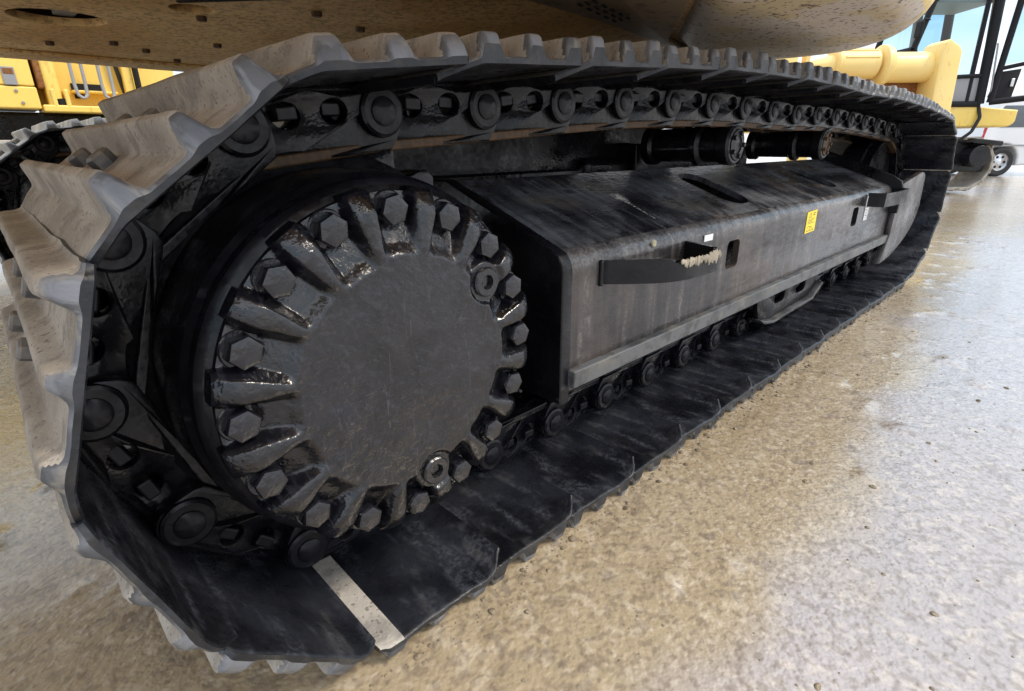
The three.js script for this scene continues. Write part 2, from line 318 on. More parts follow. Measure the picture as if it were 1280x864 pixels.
// --- track shoe: profile in (u, n); u runs from 0 to -P; two materials: dusty outside, black inside
function shoeGeo(v) {
  const N0 = 0.046, TH = 0.012, S1 = 0.284, W = 0.396, NS = 110;
  const nin = (s) => N0 - 0.0195 * Math.pow(clamp((s - 0.222) / 0.062), 1.4);
  const gr = [[0.032, 0.036 * v.h[0], 0.020 + (v.w ?? 0)], [0.116, 0.034 * v.h[1], 0.017 + (v.w ?? 0)], [0.203, 0.036 * v.h[2], 0.019 + (v.w ?? 0)]];
  const zs = []; for (const a of [0, 0.0016, 0.004, 0.008, 0.012, 0.016, 0.021, 0.027, 0.037, 0.05, 0.07, 0.1, 0.14, 0.18, 0.22, 0.26, 0.3]) zs.push(W - a);
  for (let a = 0.07; a >= -W + 0.02; a -= 0.026) zs.push(a); zs.push(-W);
  const nz = zs.length, ws = [];
  const out = (s, z) => {
    const e = W - Math.abs(z);
    let h = 0;
    gr.forEach(([c, hh, w], i) => {
      const lean = 0.004 * (i - 1), d = Math.abs(s - c - lean), fl = v.fl ?? 0.017, t = Math.pow(sm(w / 2 + fl, w / 2 - 0.004, d), 1.6);
      const endc = v.round ? 0.12 + 0.88 * Math.pow(1 - Math.pow(clamp(1 - e / v.round), 2), 0.7) : 0.6 + 0.4 * sm(0, 0.006, e);
      const wear = 1 - v.wear * fbm((z + 2) / 4, 0.2 + i * 0.2, 14, 5, 2, 320 + v.k) * 0.35;
      h = Math.max(h, hh * t * endc * wear);
    });
    const nz2 = (fbm((s + 3) / 4, (z + 3) / 4, 30, 40, 2, 300 + v.k) - 0.5) * 0.0025 * sm(0, 0.02, e) + (fbm((s + 3) / 4, (z + 3) / 4, 300, 90, 2, 310 + v.k) - 0.5) * 0.0008;
    const edge = sm(0, 0.004, e);
    return nin(s) + TH * (0.72 + 0.28 * edge) + h + nz2 * (s < 0.222 ? 1 : 0.4);
  };
  for (let i = 0; i <= NS; i++) ws.push(S1 * i / NS);
  const arc = [0]; for (let i = 1; i <= NS; i++) arc.push(arc[i - 1] + Math.hypot(ws[i] - ws[i - 1], out(ws[i], 0.1) - out(ws[i - 1], 0.1)));
  const pos = [], uv = [], idxO = [], idxI = [], idxS = [], add = (u, n, z, a, b) => { pos.push(u, n, z); uv.push(a + v.k * 0.37, b); return pos.length / 3 - 1; };
  // outer grid
  const wav = (z, s) => (s < 0.01 || s > 0.28 ? (fbm((z + 2) / 4, 0.3, 90, 9, 3, 330 + v.k) - 0.5) * 0.008 : 0);
  const zz = (s, z) => { const e = W - Math.abs(z); return z - Math.sign(z) * sm(0.05, 0, e) * (0.010 * fbm((s + 2) / 4, 0.6, 44, 5, 3, 350 + v.k) + 0.008 * sm(0.016, 0, s) + 0.034 * Math.pow(sm(0.232, S1 + 0.01, s), 1.3)); };
  const O = [], I = [];
  for (let j = 0; j < nz; j++) { O.push([]); ws.forEach((s, i) => O[j].push(add(-s - wav(zs[j], s), out(s, zs[j]), zz(s, zs[j]), arc[i] * 2, (zs[j] < W - 0.03 ? zs[j] : W - 0.03 + (zs[j] - W + 0.03) * 1.8) * 2))); }
  for (let j = 0; j < nz; j++) { I.push([]); for (const s of ws) { const e = W - Math.abs(zs[j]); I[j].push(add(-s - wav(zs[j], s), nin(s) + 0.0025 * (1 - sm(0, 0.005, e)), zz(s, zs[j]), s * 1.3, zs[j] * 1.3)); } }
  for (let j = 0; j < nz - 1; j++) for (let i = 0; i < NS; i++) {
    const a = O[j][i], b = O[j][i + 1], c = O[j + 1][i], d = O[j + 1][i + 1]; const tall = out(ws[i], W - 0.05) - nin(ws[i]) - TH, sb = 0.0035 + 0.011 * sm(0.006, 0.02, tall) + 0.002 * (fbm((ws[i] + 2) / 4, 0.3, 120, 5, 3, 340 + v.k) - 0.5); (W - zs[j] < sb ? idxS : idxO).push(a, b, c, b, d, c);
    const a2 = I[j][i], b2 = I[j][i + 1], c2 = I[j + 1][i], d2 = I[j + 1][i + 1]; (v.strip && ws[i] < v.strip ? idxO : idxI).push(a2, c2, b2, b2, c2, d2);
  }
  const strip = (A, B, flip, sc, target) => { // side wall between two vertex lists, own vertices
    const a = A.map((q) => add(pos[q * 3], pos[q * 3 + 1], pos[q * 3 + 2], pos[q * 3] * sc, pos[q * 3 + 1] * sc + pos[q * 3 + 2] * sc)), b = B.map((q) => add(pos[q * 3], pos[q * 3 + 1], pos[q * 3 + 2], pos[q * 3] * sc, pos[q * 3 + 1] * sc + pos[q * 3 + 2] * sc));
    for (let i = 0; i < a.length - 1; i++) flip ? target.push(a[i], b[i], a[i + 1], a[i + 1], b[i], b[i + 1]) : target.push(a[i], a[i + 1], b[i], a[i + 1], b[i + 1], b[i]);
  };
  const idxE = idxS, idxB = idxI;
  const idxR = []; strip(O[0], I[0], true, 2, idxR); strip(O[nz - 1], I[nz - 1], false, 2, idxR);
  strip(O.map((r) => r[0]), I.map((r) => r[0]), false, 2, idxB); strip(O.map((r) => r[NS]), I.map((r) => r[NS]), true, 2, idxB);
  const g = new THREE.BufferGeometry(); g.setAttribute('position', new THREE.Float32BufferAttribute(pos, 3)); g.setAttribute('uv', new THREE.Float32BufferAttribute(uv, 2));
  g.setIndex([...idxO, ...idxI, ...idxE, ...idxR]); g.computeVertexNormals();
  g.addGroup(0, idxO.length, 0); g.addGroup(idxO.length, idxI.length, 1); g.addGroup(idxO.length + idxI.length, idxE.length, 2); g.addGroup(idxO.length + idxI.length + idxE.length, idxR.length, 3);
  return g;
}
const shoeV = [
  { h: [1.05, 1, 1.02], round: 0.022, wear: 0.3, k: 0 }, { h: [0.95, 0.6, 0.5], round: 0.03, wear: 0.4, k: 1 }, { h: [0.42, 0.5, 0.6], round: 0.03, wear: 0.5, k: 2 },
  { h: [0.85, 0.9, 0.9], round: 0.03, wear: 0.3, k: 3, w: 0.012, fl: 0.014 }, { h: [1.08, 1.0, 1.02], round: 0, wear: 0.25, k: 4, w: 0.012, fl: 0.008 }, { h: [0.95, 1, 0.92], round: 0, wear: 0.5, k: 5, w: 0.014, fl: 0.009 },
  { h: [0.8, 0.85, 0.8], round: 0.02, wear: 0.5, k: 6, w: 0.01, fl: 0.012, strip: 0.04 }, { h: [0.8, 0.85, 0.8], round: 0.02, wear: 0.5, k: 6, w: 0.01, fl: 0.012, strip: 0.012 }].map(shoeGeo);  // last one: thin mud-coloured strip paints the light showing between idler shoes
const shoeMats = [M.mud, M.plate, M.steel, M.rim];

// --- link plate, in (u, n), sheared sideways between its two eyes
function linkGeo(side) {
  const s = new THREE.Shape(), L = P;
  s.moveTo(0.045, 0.0); s.absarc(0, 0, 0.045, 0, Math.PI * 0.36, false); s.lineTo(-0.035, 0.046); s.lineTo(-0.5 * L, 0.046); s.lineTo(-L + 0.03, 0.046);
  s.absarc(-L, 0, 0.045, Math.PI * 0.64, Math.PI * 1.25, false); s.lineTo(-L + 0.005, -0.052); s.lineTo(-L + 0.016, -0.062); for (let i = 1; i < 8; i++) s.lineTo(-L + 0.016 + (L - 0.012) * i / 8, -0.062);
  s.lineTo(0.01, -0.062); s.lineTo(0.022, -0.05); s.lineTo(0.034, -0.03); s.closePath();
  const h1 = new THREE.Path(); h1.absellipse(-0.084, 0.008, 0.021, 0.019, 0, Math.PI * 2, true); s.holes.push(h1);
  const h2 = new THREE.Path(); h2.absellipse(-0.156, 0.008, 0.021, 0.019, 0, Math.PI * 2, true); s.holes.push(h2);
  let g = new THREE.ExtrudeGeometry(s, { depth: 0.024, bevelEnabled: true, bevelSize: 0.004, bevelThickness: 0.004, bevelOffset: -0.004, bevelSegments: 2, curveSegments: 10 });
  g.translate(0, 0, -0.012);
  const ring = at(lathe([[0.02, 0], [0.0425, 0], [0.041, 0.007], [0.036, 0.0105], [0.02, 0.0105]], 28), 0, 0, 0.014);
  g = mergeGeometries([clean(g), clean(ring)]);
  const p = g.attributes.position; // outboard at u = 0, inboard at u = -L
  for (let i = 0; i < p.count; i++) { const t = sm(-L + 0.055, -0.06, p.getX(i)), off = lerp(-0.017, 0.014, t); p.setZ(i, (p.getZ(i) + off)); }
  if (side < 0) g.scale(1, 1, -1);
  if (side < 0) { const a = g.attributes.position.array; for (let i = 0; i < a.length; i += 9) for (let c = 0; c < 3; c++) { const t = a[i + 3 + c]; a[i + 3 + c] = a[i + 6 + c]; a[i + 6 + c] = t; } g.deleteAttribute('normal'); }
  g.translate(0, 0, side * 0.098);
  g.deleteAttribute('normal'); return boxUV(toCreasedNormals(g, 0.55), 1.5);
}
const linkNear = linkGeo(1), linkFar = linkGeo(-1);
const railG = box(P - 0.022, 0.018, 0.036, -P / 2 + 0.004, -0.0555, 0.0, 0.004);
const pinG = lathe([[0, -0.138], [0.024, -0.138], [0.025, -0.134], [0.025, 0.132], [0.0235, 0.139], [0.018, 0.143], [0, 0.144]], 24);
const boltTop = hexBolt(0.0165, 0.019), nutG = box(0.034, 0.022, 0.03, 0, 0, 0, 0.004);
function shoeBolt() { const g = boltTop.clone(); g.rotateX(-Math.PI / 2); return g; }
const boltG = shoeBolt();

// --- the closed path of the pins
const XI = 3.60, YI = 0.02, RI = 0.385;
function pathPoints(xi) {
  const pts = [], A = (cx, cy, r, a0, a1) => { const n = Math.ceil(Math.abs(a1 - a0) / 0.01); for (let i = 0; i <= n; i++) { const a = a0 + (a1 - a0) * i / n; pts.push([cx + r * Math.cos(a), cy + r * Math.sin(a)]); } };
  const D = Math.PI / 180;
  for (let a = 180.8; a < 251.5; a += 0.5) { const q = RP + 0.028 * sm(212, 251, a); pts.push([q * Math.cos(a * D), q * Math.sin(a * D)]); }
  pts.push([-0.1, -0.3905], [-0.06, -0.391], [-0.02, -0.3905]);
  for (let x = 0.0; x < xi - 0.1; x += 0.02) pts.push([x, -0.3895]);
  A(xi, YI, RI, -82 * D, 82 * D);
  const top = [[xi + RI * Math.cos(82 * D), YI + RI * Math.sin(82 * D)], [3.0, 0.438], [2.4, 0.452], [1.95, 0.448], [1.5, 0.454], [1.075, 0.448], [0.84, 0.439], [0.594, 0.424], [0.352, 0.407], [0.14, 0.393], [RP * Math.cos(103 * D), RP * Math.sin(103 * D)]];
  const cv = new THREE.CatmullRomCurve3(top.map(([x, y]) => new THREE.Vector3(x, y, 0)), false, 'centripetal'); cv.getPoints(600).slice(1).forEach((q) => pts.push([q.x, q.y]));
  A(0, 0, RP, 103.3 * D, 180.8 * D);
  return pts;
}
function walk(xi, p) { // chord walk; returns pins
  const pts = pathPoints(xi), pins = [pts[0]]; let i = 0, cur = pts[0];
  for (;;) {
    while (i < pts.length - 1 && Math.hypot(pts[i + 1][0] - cur[0], pts[i + 1][1] - cur[1]) < p) i++;
    if (i >= pts.length - 1) break;
    const a = pts[i], b = pts[i + 1]; let lo = 0, hi = 1; const f = (t) => Math.hypot(lerp(a[0], b[0], t) - cur[0], lerp(a[1], b[1], t) - cur[1]);
    for (let q = 0; q < 40; q++) { const m = (lo + hi) / 2; f(m) < p ? lo = m : hi = m; }
    cur = [lerp(a[0], b[0], lo), lerp(a[1], b[1], lo)]; pins.push(cur);
  }
  return pins;
}
let xi = XI, pins;
{
  const closing = (x) => { const q = walk(x, P), l = q[q.length - 1]; return [q.length, Math.hypot(l[0] - q[0][0], l[1] - q[0][1]), l]; };
  let best = 9; for (let x = 3.48; x < 3.74; x += 0.0005) { const [n, d] = closing(x); const e = Math.min(d, Math.abs(d - P)); if (e < best) { best = e; xi = x; } }
  pins = walk(xi, P); const l = pins[pins.length - 1];
  if (Math.hypot(l[0] - pins[0][0], l[1] - pins[0][1]) < P * 0.5) pins.pop();
  console.log('idler x', xi, 'links', pins.length, 'closing error', best);
}
function trackUnit(i, zc, opts = {}) {
  const a = pins[i], b = pins[(i + 1) % pins.length], dx = b[0] - a[0], dy = b[1] - a[1], rot = Math.atan2(-dy, -dx);
  const pos = [a[0], YC + a[1], zc], wrap = a[0] < 0.16 || b[0] < 0;
  const turn = (Math.atan2(a[1], a[0]) * 57.3 + 360) % 360; // which shoes are worn, and how
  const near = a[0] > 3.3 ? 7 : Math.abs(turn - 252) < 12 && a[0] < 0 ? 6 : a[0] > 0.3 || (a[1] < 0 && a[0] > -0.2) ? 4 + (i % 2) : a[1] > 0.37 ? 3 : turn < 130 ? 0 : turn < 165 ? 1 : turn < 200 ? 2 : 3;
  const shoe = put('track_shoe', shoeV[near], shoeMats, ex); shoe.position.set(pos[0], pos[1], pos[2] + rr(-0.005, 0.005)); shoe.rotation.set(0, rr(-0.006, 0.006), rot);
  if (wrap || opts.bolts) for (const u of [-0.075, -0.16]) for (const z of [0.085, -0.085]) { const bt = put('bolt', boltG, M.steel, shoe); bt.position.set(u, 0.0585, z); bt.rotation.y = rr(0, 1); }
  const link = new THREE.Group(); link.name = 'track_link'; ex.add(link); link.position.set(...pos); link.rotation.z = rot;
  put('link_plate', linkNear, M.black, link); put('link_plate', linkFar, M.black, link); put('pin', pinG, M.black, link);
  for (const s of [1, -1]) { const r = put('rail', railG, a[1] > 0.3 && a[0] > -0.1 ? M.rail2 : M.black, link); r.position.z = s * 0.1; }
  for (const u of [-0.083, -0.158]) { const n = put('nut', nutG, M.black, link); n.position.set(u, 0.012, 0.098); n.rotation.z = rr(-0.1, 0.1); }
}
for (let i = 0; i < pins.length; i++) trackUnit(i, ZC);
// the other track: only what shows beside and beyond the near one
const ZF = -2.95;
for (let i = 0; i < pins.length; i++) if (pins[i][0] < 0.75) trackUnit(i, ZF, {});

// --- final drive hub: cover with ribs, sixteen bolts, two plugs
const hub = new THREE.Group(); hub.name = 'final_drive'; ex.add(hub); hub.position.set(0, YC, 0);
{
  const NR = 74, NT = 800, R0 = 0.278, FACE = 0.02, ph = 2.75185 - Math.PI / 16; // ribs lie between the bolts
  const pos = [], uv = [], idx = [], step = Math.PI / 8;
  for (let i = 0; i <= NR; i++) {
    const r = i < 12 ? 0.15 * i / 12 : 0.15 + (R0 - 0.15) * (i - 12) / (NR - 12);
    for (let j = 0; j <= NT; j++) {
      const a = j / NT * Math.PI * 2, kk = Math.round((a - ph) / step), da = a - ph - kk * step, kmod = ((kk % 16) + 16) % 16;
      const hsh = hash(kmod, 3, 9), wid = lerp(0.008, 0.0195, sm(0.17, 0.26, r)) * (0.86 + 0.16 * hsh);
      const arc = Math.abs(da) * r, rib = sm(wid + 0.011, wid - 0.004, arc);
      const inner = 0.176 + 0.012 * hash(Math.floor((a - ph) / step + 64) % 16, 5, 2);
      const floor = lerp(FACE, -0.012, clamp((r - inner) / 0.055) * 0.8 + 0.2 * sm(inner, inner + 0.02, r));
      let crest = FACE - 0.004 * sm(0.18, 0.25, r) - 0.017 * Math.pow(clamp((r - 0.238) / (R0 - 0.238)), 2) + 0.0035 * Math.cos(Math.min(1, arc / wid) * 1.57) * sm(0.18, 0.2, r);
      let z = lerp(floor, crest, rib * sm(inner - 0.02, inner + 0.004, r));
      if (r < inner - 0.001) z = FACE;
      // plug bosses
      for (const [px, py] of [[0.159, 0.119], [0.032, -0.193]]) { const d = Math.hypot(r * Math.cos(a) - px, r * Math.sin(a) - py); z = lerp(z, 0.012, sm(0.040, 0.032, d)); }
      z -= 0.004 * Math.pow(clamp((r - 0.252) / (R0 - 0.252)), 2.2);
      z += (fbm(0.5 + r * Math.cos(a), 0.5 + r * Math.sin(a), 26, 26, 4, 401) - 0.5) * 0.0045;
      const rim = R0 + (rib > 0.5 ? 0.004 : -0.003) * sm(0.26, R0, r);
      const rf = r / R0 * (i > NR - 14 ? lerp(R0, rim, (i - NR + 14) / 14) : R0);
      pos.push(rf * Math.cos(a), rf * Math.sin(a), z); uv.push(rf * Math.cos(a) + 0.5, rf * Math.sin(a) + 0.5);
      if (i < NR && j < NT) { const q = i * (NT + 1) + j; idx.push(q, q + NT + 1, q + 1, q + 1, q + NT + 1, q + NT + 2); }
    }
  }
  const base = pos.length / 3, o = NR * (NT + 1); // skirt
  for (let s = 0; s < 2; s++) for (let j = 0; j <= NT; j++) { const q = (o + j) * 3; pos.push(pos[q], pos[q + 1], s ? -0.075 : pos[q + 2]); uv.push(j / NT * 1.7, s * 0.1); }
  for (let j = 0; j < NT; j++) { const q = base + j; idx.push(q, q + NT + 1, q + 1, q + 1, q + NT + 1, q + NT + 2); }
  const g = new THREE.BufferGeometry(); g.setAttribute('position', new THREE.Float32BufferAttribute(pos, 3)); g.setAttribute('uv', new THREE.Float32BufferAttribute(uv, 2)); g.setIndex(idx); g.computeVertexNormals();
  put('cover', g, M.hub, hub);
  const bg = merge(at(lathe([[0.0235, 0], [0.0235, 0.016], [0.0215, 0.02], [0.014, 0.0225], [0, 0.0232]], 6, 0.35), 0, 0, 0.004), washer(0.0275, 0.005));
  for (let i = 0; i < 16; i++) { const a = 2.75185 - i * step, b = put('bolt', bg, M.hub, hub); b.position.set(0.25 * Math.cos(a), 0.25 * Math.sin(a), -0.016); b.rotation.z = rr(0, 1.05); }
  const plug = merge(lathe([[0.0125, 0.004], [0.0125, 0.014], [0.023, 0.014], [0.0255, 0.011], [0.026, 0]], 32));
  const sock = lathe([[0, 0.003], [0.0125, 0.003], [0.0128, 0.0135]], 6, 0.2);
  for (const [px, py] of [[0.159, 0.119], [0.032, -0.193]]) { const p = put('plug', plug, M.hub, hub); p.position.set(px, py, 0.006); const s = put('socket', sock, M.dark, hub); s.position.set(px, py, 0.006); }
  // drum behind the cover and the ring that carries the sprocket
  put('drum', lathe([[0.255, -0.02], [0.284, -0.03], [0.292, -0.04], [0.292, -0.062], [0.3, -0.07], [0.303, -0.1], [0.303, -0.2], [0.33, -0.215], [0.335, -0.24], [0.2, -0.26]], 96), M.black, hub);
}
function sprocket(z) {
  const s = new THREE.Group(); s.name = 'sprocket'; ex.add(s); s.position.set(0, YC, z); s.rotation.z = 0.8 * Math.PI / 180;
  const sh = new THREE.Shape(); const N = 20;
  for (let i = 0; i < N; i++) for (const [f, r] of [[-0.5, 0.347], [-0.34, 0.352], [-0.2, 0.378], [-0.08, 0.392], [0.08, 0.392], [0.2, 0.378], [0.34, 0.352]]) { const a = (i + 0.5 + f) * 2 * Math.PI / N; i || f > -0.5 ? sh.lineTo(r * Math.cos(a), r * Math.sin(a)) : sh.moveTo(r * Math.cos(a), r * Math.sin(a)); }
  sh.closePath(); put('toothed_ring', ext(sh, 0.076, 0.005, -0.038), M.black, s);
  const b = hexBolt(0.017, 0.02); for (let i = 0; i < 20; i++) { const a = i * Math.PI / 10 + 0.1, m = put('bolt', b, M.black, s); m.position.set(0.318 * Math.cos(a), 0.318 * Math.sin(a), 0.038); m.rotation.z = rr(0, 1); }
}
sprocket(ZC); sprocket(ZF);

// --- track frame
const FX0 = 0.408, FX1 = 3.36, DECK = Math.tan(20 * Math.PI / 180), zDeck0 = -0.0629, yDeck0 = 0.607, dl = 0.369;
const frame = new THREE.Group(); frame.name = 'track_frame'; ex.add(frame);
{
  // outside plate with its two windows
  const side = poly([[0.44, 0.285], [FX1, 0.285], [FX1, 0.56], [0.44, 0.56]]);
  side.holes.push(roundRect(1.175, 0.452, 0.085, 0.086, 0.018, THREE.Path), roundRect(2.44, 0.452, 0.085, 0.085, 0.018, THREE.Path));
  const sg = new THREE.ExtrudeGeometry(side, { depth: 0.02, bevelEnabled: false }); sg.translate(0, 0, -0.05);
  const bend = []; { const n = 12; for (let i = 0; i <= n; i++) { const f = i / n * 70 * Math.PI / 180; bend.push([-0.08 + 0.05 * Math.cos(f), 0.56 + 0.05 * Math.sin(f)]); } }
  const grid = (curve, x0, x1, nxs) => { const p = [], ix = [], m = curve.length; for (let i = 0; i <= nxs; i++) for (const [z, y] of curve) p.push(lerp(x0, x1, i / nxs), y, z); for (let i = 0; i < nxs; i++) for (let j = 0; j < m - 1; j++) { const q = i * m + j; ix.push(q, q + m, q + 1, q + 1, q + m, q + m + 1); } const g = new THREE.BufferGeometry(); g.setAttribute('position', new THREE.Float32BufferAttribute(p, 3)); g.setIndex(ix); g.computeVertexNormals(); return g; };
  const bendG = grid(bend, 0.44, FX1, 30); 
  const uvXY = (g) => { g = g.index ? g.toNonIndexed() : g; const p = g.attributes.position, uv = new Float32Array(p.count * 2); for (let i = 0; i < p.count; i++) { uv[i * 2] = p.getX(i) / 3; uv[i * 2 + 1] = (p.getY(i) - 0.28) / 0.75 + (p.getZ(i) + 0.03) * -0.9; } g.setAttribute('uv', new THREE.BufferAttribute(uv, 2)); return g; };
  put('side_plate', merge(uvXY(sg), uvXY(bendG)), M.side, frame);
  // sloped deck with two long slots; local: x along, y up the slope
  const dk = poly([[0.44, 0], [3.1, 0], [3.1, dl], [0.44, dl]]);
  for (const [x, w, a, b] of [[1.455, 0.16, 0.055, 0.315], [2.42, 0.14, 0.06, 0.315]]) dk.holes.push(roundRect(x - w / 2, a, w, b - a, w * 0.42, THREE.Path));
  const dg = new THREE.ExtrudeGeometry(dk, { depth: 0.018, bevelEnabled: false, curveSegments: 10 }); dg.translate(0, 0, -0.018);
  { const p = dg.attributes.position, uv = dg.attributes.uv; for (let i = 0; i < p.count; i++) uv.setXY(i, (p.getX(i) - 0.44) / 2.66, p.getY(i) / 0.37); }
  dg.rotateX(-70 * Math.PI / 180); dg.translate(0, yDeck0, zDeck0);
  put('deck_plate', dg, M.deck, frame);
  // closed inner box behind the plates, its top ridge and far side
  const prof = (o) => [[-0.03 - o, 0.285 + o * 0.2], [-0.03 - o, 0.555 - o * 0.3], [-0.066 - o, 0.606 - o], [-0.41, 0.733 - o], [-0.55, 0.733 - o], [-0.9, 0.6 - o], [-0.93, 0.285]];
  const inner = new THREE.ExtrudeGeometry(poly(prof(0.2).map(([z, y]) => [z, y])), { depth: FX1 - 0.5, bevelEnabled: false }); inner.rotateY(Math.PI / 2); 
  // rotateY(90deg): shape x -> -z ; fix by mirroring z through a rebuild below
  { const p = inner.attributes.position; for (let i = 0; i < p.count; i++) p.setZ(i, -p.getZ(i)); const a = p.array; for (let i = 0; i < a.length; i += 9) for (let c = 0; c < 3; c++) { const t = a[i + 3 + c]; a[i + 3 + c] = a[i + 6 + c]; a[i + 6 + c] = t; } inner.computeVertexNormals(); inner.translate(0.46, 0, 0); }
  put('inner_box', merge(boxUV(inner), box(2.64, 0.42, 0.04, 1.775, 0.515, -0.435, 0.004)), M.black, frame);
  const across = (pts, x0, x1, bev) => { const g = new THREE.ExtrudeGeometry(poly(pts), { depth: x1 - x0 - 2 * bev, bevelEnabled: true, bevelSize: bev, bevelThickness: bev, bevelOffset: -bev, bevelSegments: 3, curveSegments: 8 }); g.rotateY(-Math.PI / 2); g.rotateX(0); g.translate(x1 - bev, 0, 0); return boxUV(toCreasedNormals(g, 0.6)); };
  // rotateY(-90deg): shape x -> +z, depth -> -x
  const rnd2 = [[-0.027, 0.262], ...bend.map(([z, y]) => [z + 0.003, y + 0.003]), [-0.41, 0.737], [-0.55, 0.737], [-0.9, 0.6], [-0.93, 0.262]];
  put('end_plate', across(rnd2, FX0, 0.441, 0.004), M.black, frame);
  const lip = [[0.012, 0.46], [0.014, 0.59], [0.0, 0.628], [-0.04, 0.654], [-0.41, 0.785], [-0.46, 0.785], [-0.46, 0.46]];
  put('end_plate', across(lip, 3.1, 3.128, 0.004), M.black, frame);
  // guard rail along the foot
  put('guard_rail', box(FX1 - 0.435, 0.042, 0.024, (FX1 + 0.45) / 2 - 0.008, 0.320, -0.02, 0.004), M.rail, frame);
  // idler guard plate
  const gsh = new THREE.Shape(); gsh.moveTo(3.13, 0.605); gsh.lineTo(3.56, 0.652); gsh.quadraticCurveTo(3.69, 0.665, 3.70, 0.60); gsh.lineTo(3.73, 0.45); gsh.quadraticCurveTo(3.69, 0.31, 3.36, 0.235); gsh.quadraticCurveTo(3.2, 0.195, 3.02, 0.195); gsh.lineTo(3.13, 0.34); gsh.closePath();
  put('idler_guard', ext(gsh, 0.03, 0.005, -0.03), M.side, frame);
  put('idler_yoke', box(0.5, 0.22, 0.16, 3.5, 0.48, -0.11, 0.01), M.black, frame);
  // steps bent from flat bar
  const strap = (path, y0, y1, th, top) => { const pos = [], ix = [], n = path.length; const nrm = path.map((_, i) => { const a = path[Math.max(0, i - 1)], b = path[Math.min(n - 1, i + 1)], d = Math.hypot(b[0] - a[0], b[1] - a[1]); return [-(b[1] - a[1]) / d, (b[0] - a[0]) / d]; });
    for (let i = 0; i < n; i++) { const [x, z] = path[i], [a, b] = nrm[i], t = top ? top(i / (n - 1)) : y1; pos.push(x, y0, z, x, t, z, x - a * th, t, z - b * th, x - a * th, y0, z - b * th); }
    for (let i = 0; i < n - 1; i++) for (let s = 0; s < 4; s++) { const a = i * 4 + s, b = i * 4 + (s + 1) % 4; ix.push(a, a + 4, b, b, a + 4, b + 4); }
    ix.push(0, 1, 2, 0, 2, 3); const e = (n - 1) * 4; ix.push(e, e + 2, e + 1, e, e + 3, e + 2);
    const g = new THREE.BufferGeometry(); g.setAttribute('position', new THREE.Float32BufferAttribute(pos, 3)); g.setIndex(ix); g.computeVertexNormals(); return boxUV(toCreasedNormals(g.toNonIndexed(), 0.6)); };
  const smooth = (pts, n) => { const c = new THREE.CatmullRomCurve3(pts.map(([x, z]) => new THREE.Vector3(x, 0, z)), false, 'catmullrom', 0.35); return c.getPoints(n).map((q) => [q.x, q.z]); };
  const st = put('step', strap(smooth([[0.548, -0.03], [0.556, -0.02], [0.6, 0.022], [0.655, 0.064], [0.72, 0.086], [0.80, 0.092], [0.862, 0.089], [0.884, 0.072], [0.90, 0.03], [0.92, -0.03]], 90), 0.518, 0.572, 0.010, (t) => 0.572 - 0.010 * sm(0.34, 0.4, t) * sm(0.78, 0.72, t) + (t > 0.36 && t < 0.72 ? (vn(t * 90, 0.5, 999, 9, 7) - 0.5) * 0.012 : 0)), M.black, frame);
  // caked mud left along its top edge
  const cg = []; for (let i = 0; i < 34; i++) { const t = i / 33, x = lerp(0.70, 0.872, t), z = t < 0.3 ? lerp(0.08, 0.09, t / 0.3) : lerp(0.092, 0.086, sm(0.4, 1, t)); const l = rr(0.008, 0.022) * (0.7 + t * 0.4), c = new THREE.IcosahedronGeometry(1, 1); c.scale(0.006 * rr(0.5, 1.5), l * rr(0.4, 1.1), 0.0032); c.translate(x, 0.566 - l * 0.55, z + 0.002); cg.push(boxUV(c)); }
  put('mud_crust', merge(cg), std({ map: T_mud, color: 0xf6f2e6, roughness: 0.9 }), st);
  put('step', strap([[2.64, -0.03], [2.66, 0.04], [2.8, 0.055], [3.0, 0.055], [3.09, 0.045], [3.105, -0.03]], 0.528, 0.592, 0.01), M.black, frame);
  put('weld_bead', box(0.012, 0.06, 0.012, 0.540, 0.545, -0.028, 0.005), M.black, frame);
  // stickers and the small plug
  const yc = document.createElement('canvas'); yc.width = 256; yc.height = 320; { const c = yc.getContext('2d'); c.fillStyle = '#ecd32a'; c.fillRect(0, 0, 256, 320); c.strokeStyle = '#2b2a22'; c.fillStyle = '#2b2a22'; c.lineWidth = 7;
    c.beginPath(); c.moveTo(50, 88); c.lineTo(90, 22); c.lineTo(130, 88); c.closePath(); c.stroke(); c.fillRect(86, 46, 8, 22); c.fillRect(86, 73, 8, 8);
    c.fillRect(150, 34, 80, 12); c.fillRect(150, 60, 64, 12);
    for (let i = 0; i < 4; i++) c.fillRect(28, 116 + i * 20, 190 - (i % 3) * 34, 7);
    c.beginPath(); c.moveTo(34, 292); c.lineTo(60, 218); c.lineTo(150, 240); c.lineTo(214, 292); c.stroke(); c.fillRect(40, 290, 180, 9); c.beginPath(); c.arc(120, 262, 17, 0, 7); c.stroke(); }
  const wc = document.createElement('canvas'); wc.width = 96; wc.height = 256; { const c = wc.getContext('2d'); c.fillStyle = '#e8e8e6'; c.fillRect(0, 0, 96, 256); c.fillStyle = '#777a80'; for (let i = 0; i < 7; i++) c.fillRect(20 + (i % 2) * 8, 30 + i * 28, 46 - (i % 3) * 10, 9); c.fillStyle = '#b9bcc0'; c.fillRect(72, 24, 8, 200); }
  const ct = (cv) => { const t = new THREE.CanvasTexture(cv); t.colorSpace = THREE.SRGBColorSpace; return t; };
  const stick = (name, w, h, x, y, t, label, rot = 0) => { const g = new THREE.BoxGeometry(w, h, 0.001); const m = put(name, g, std({ map: t, roughness: 0.45 }), frame, label); m.position.set(x, y, -0.0285); m.rotation.z = rot; };
  stick('warning_sticker', 0.105, 0.082, 1.885, 0.53, ct(yc), 'yellow warning sticker', 0.03);
  stick('label', 0.062, 0.115, 2.66, 0.52, ct(wc), 'white paper label', -0.02);
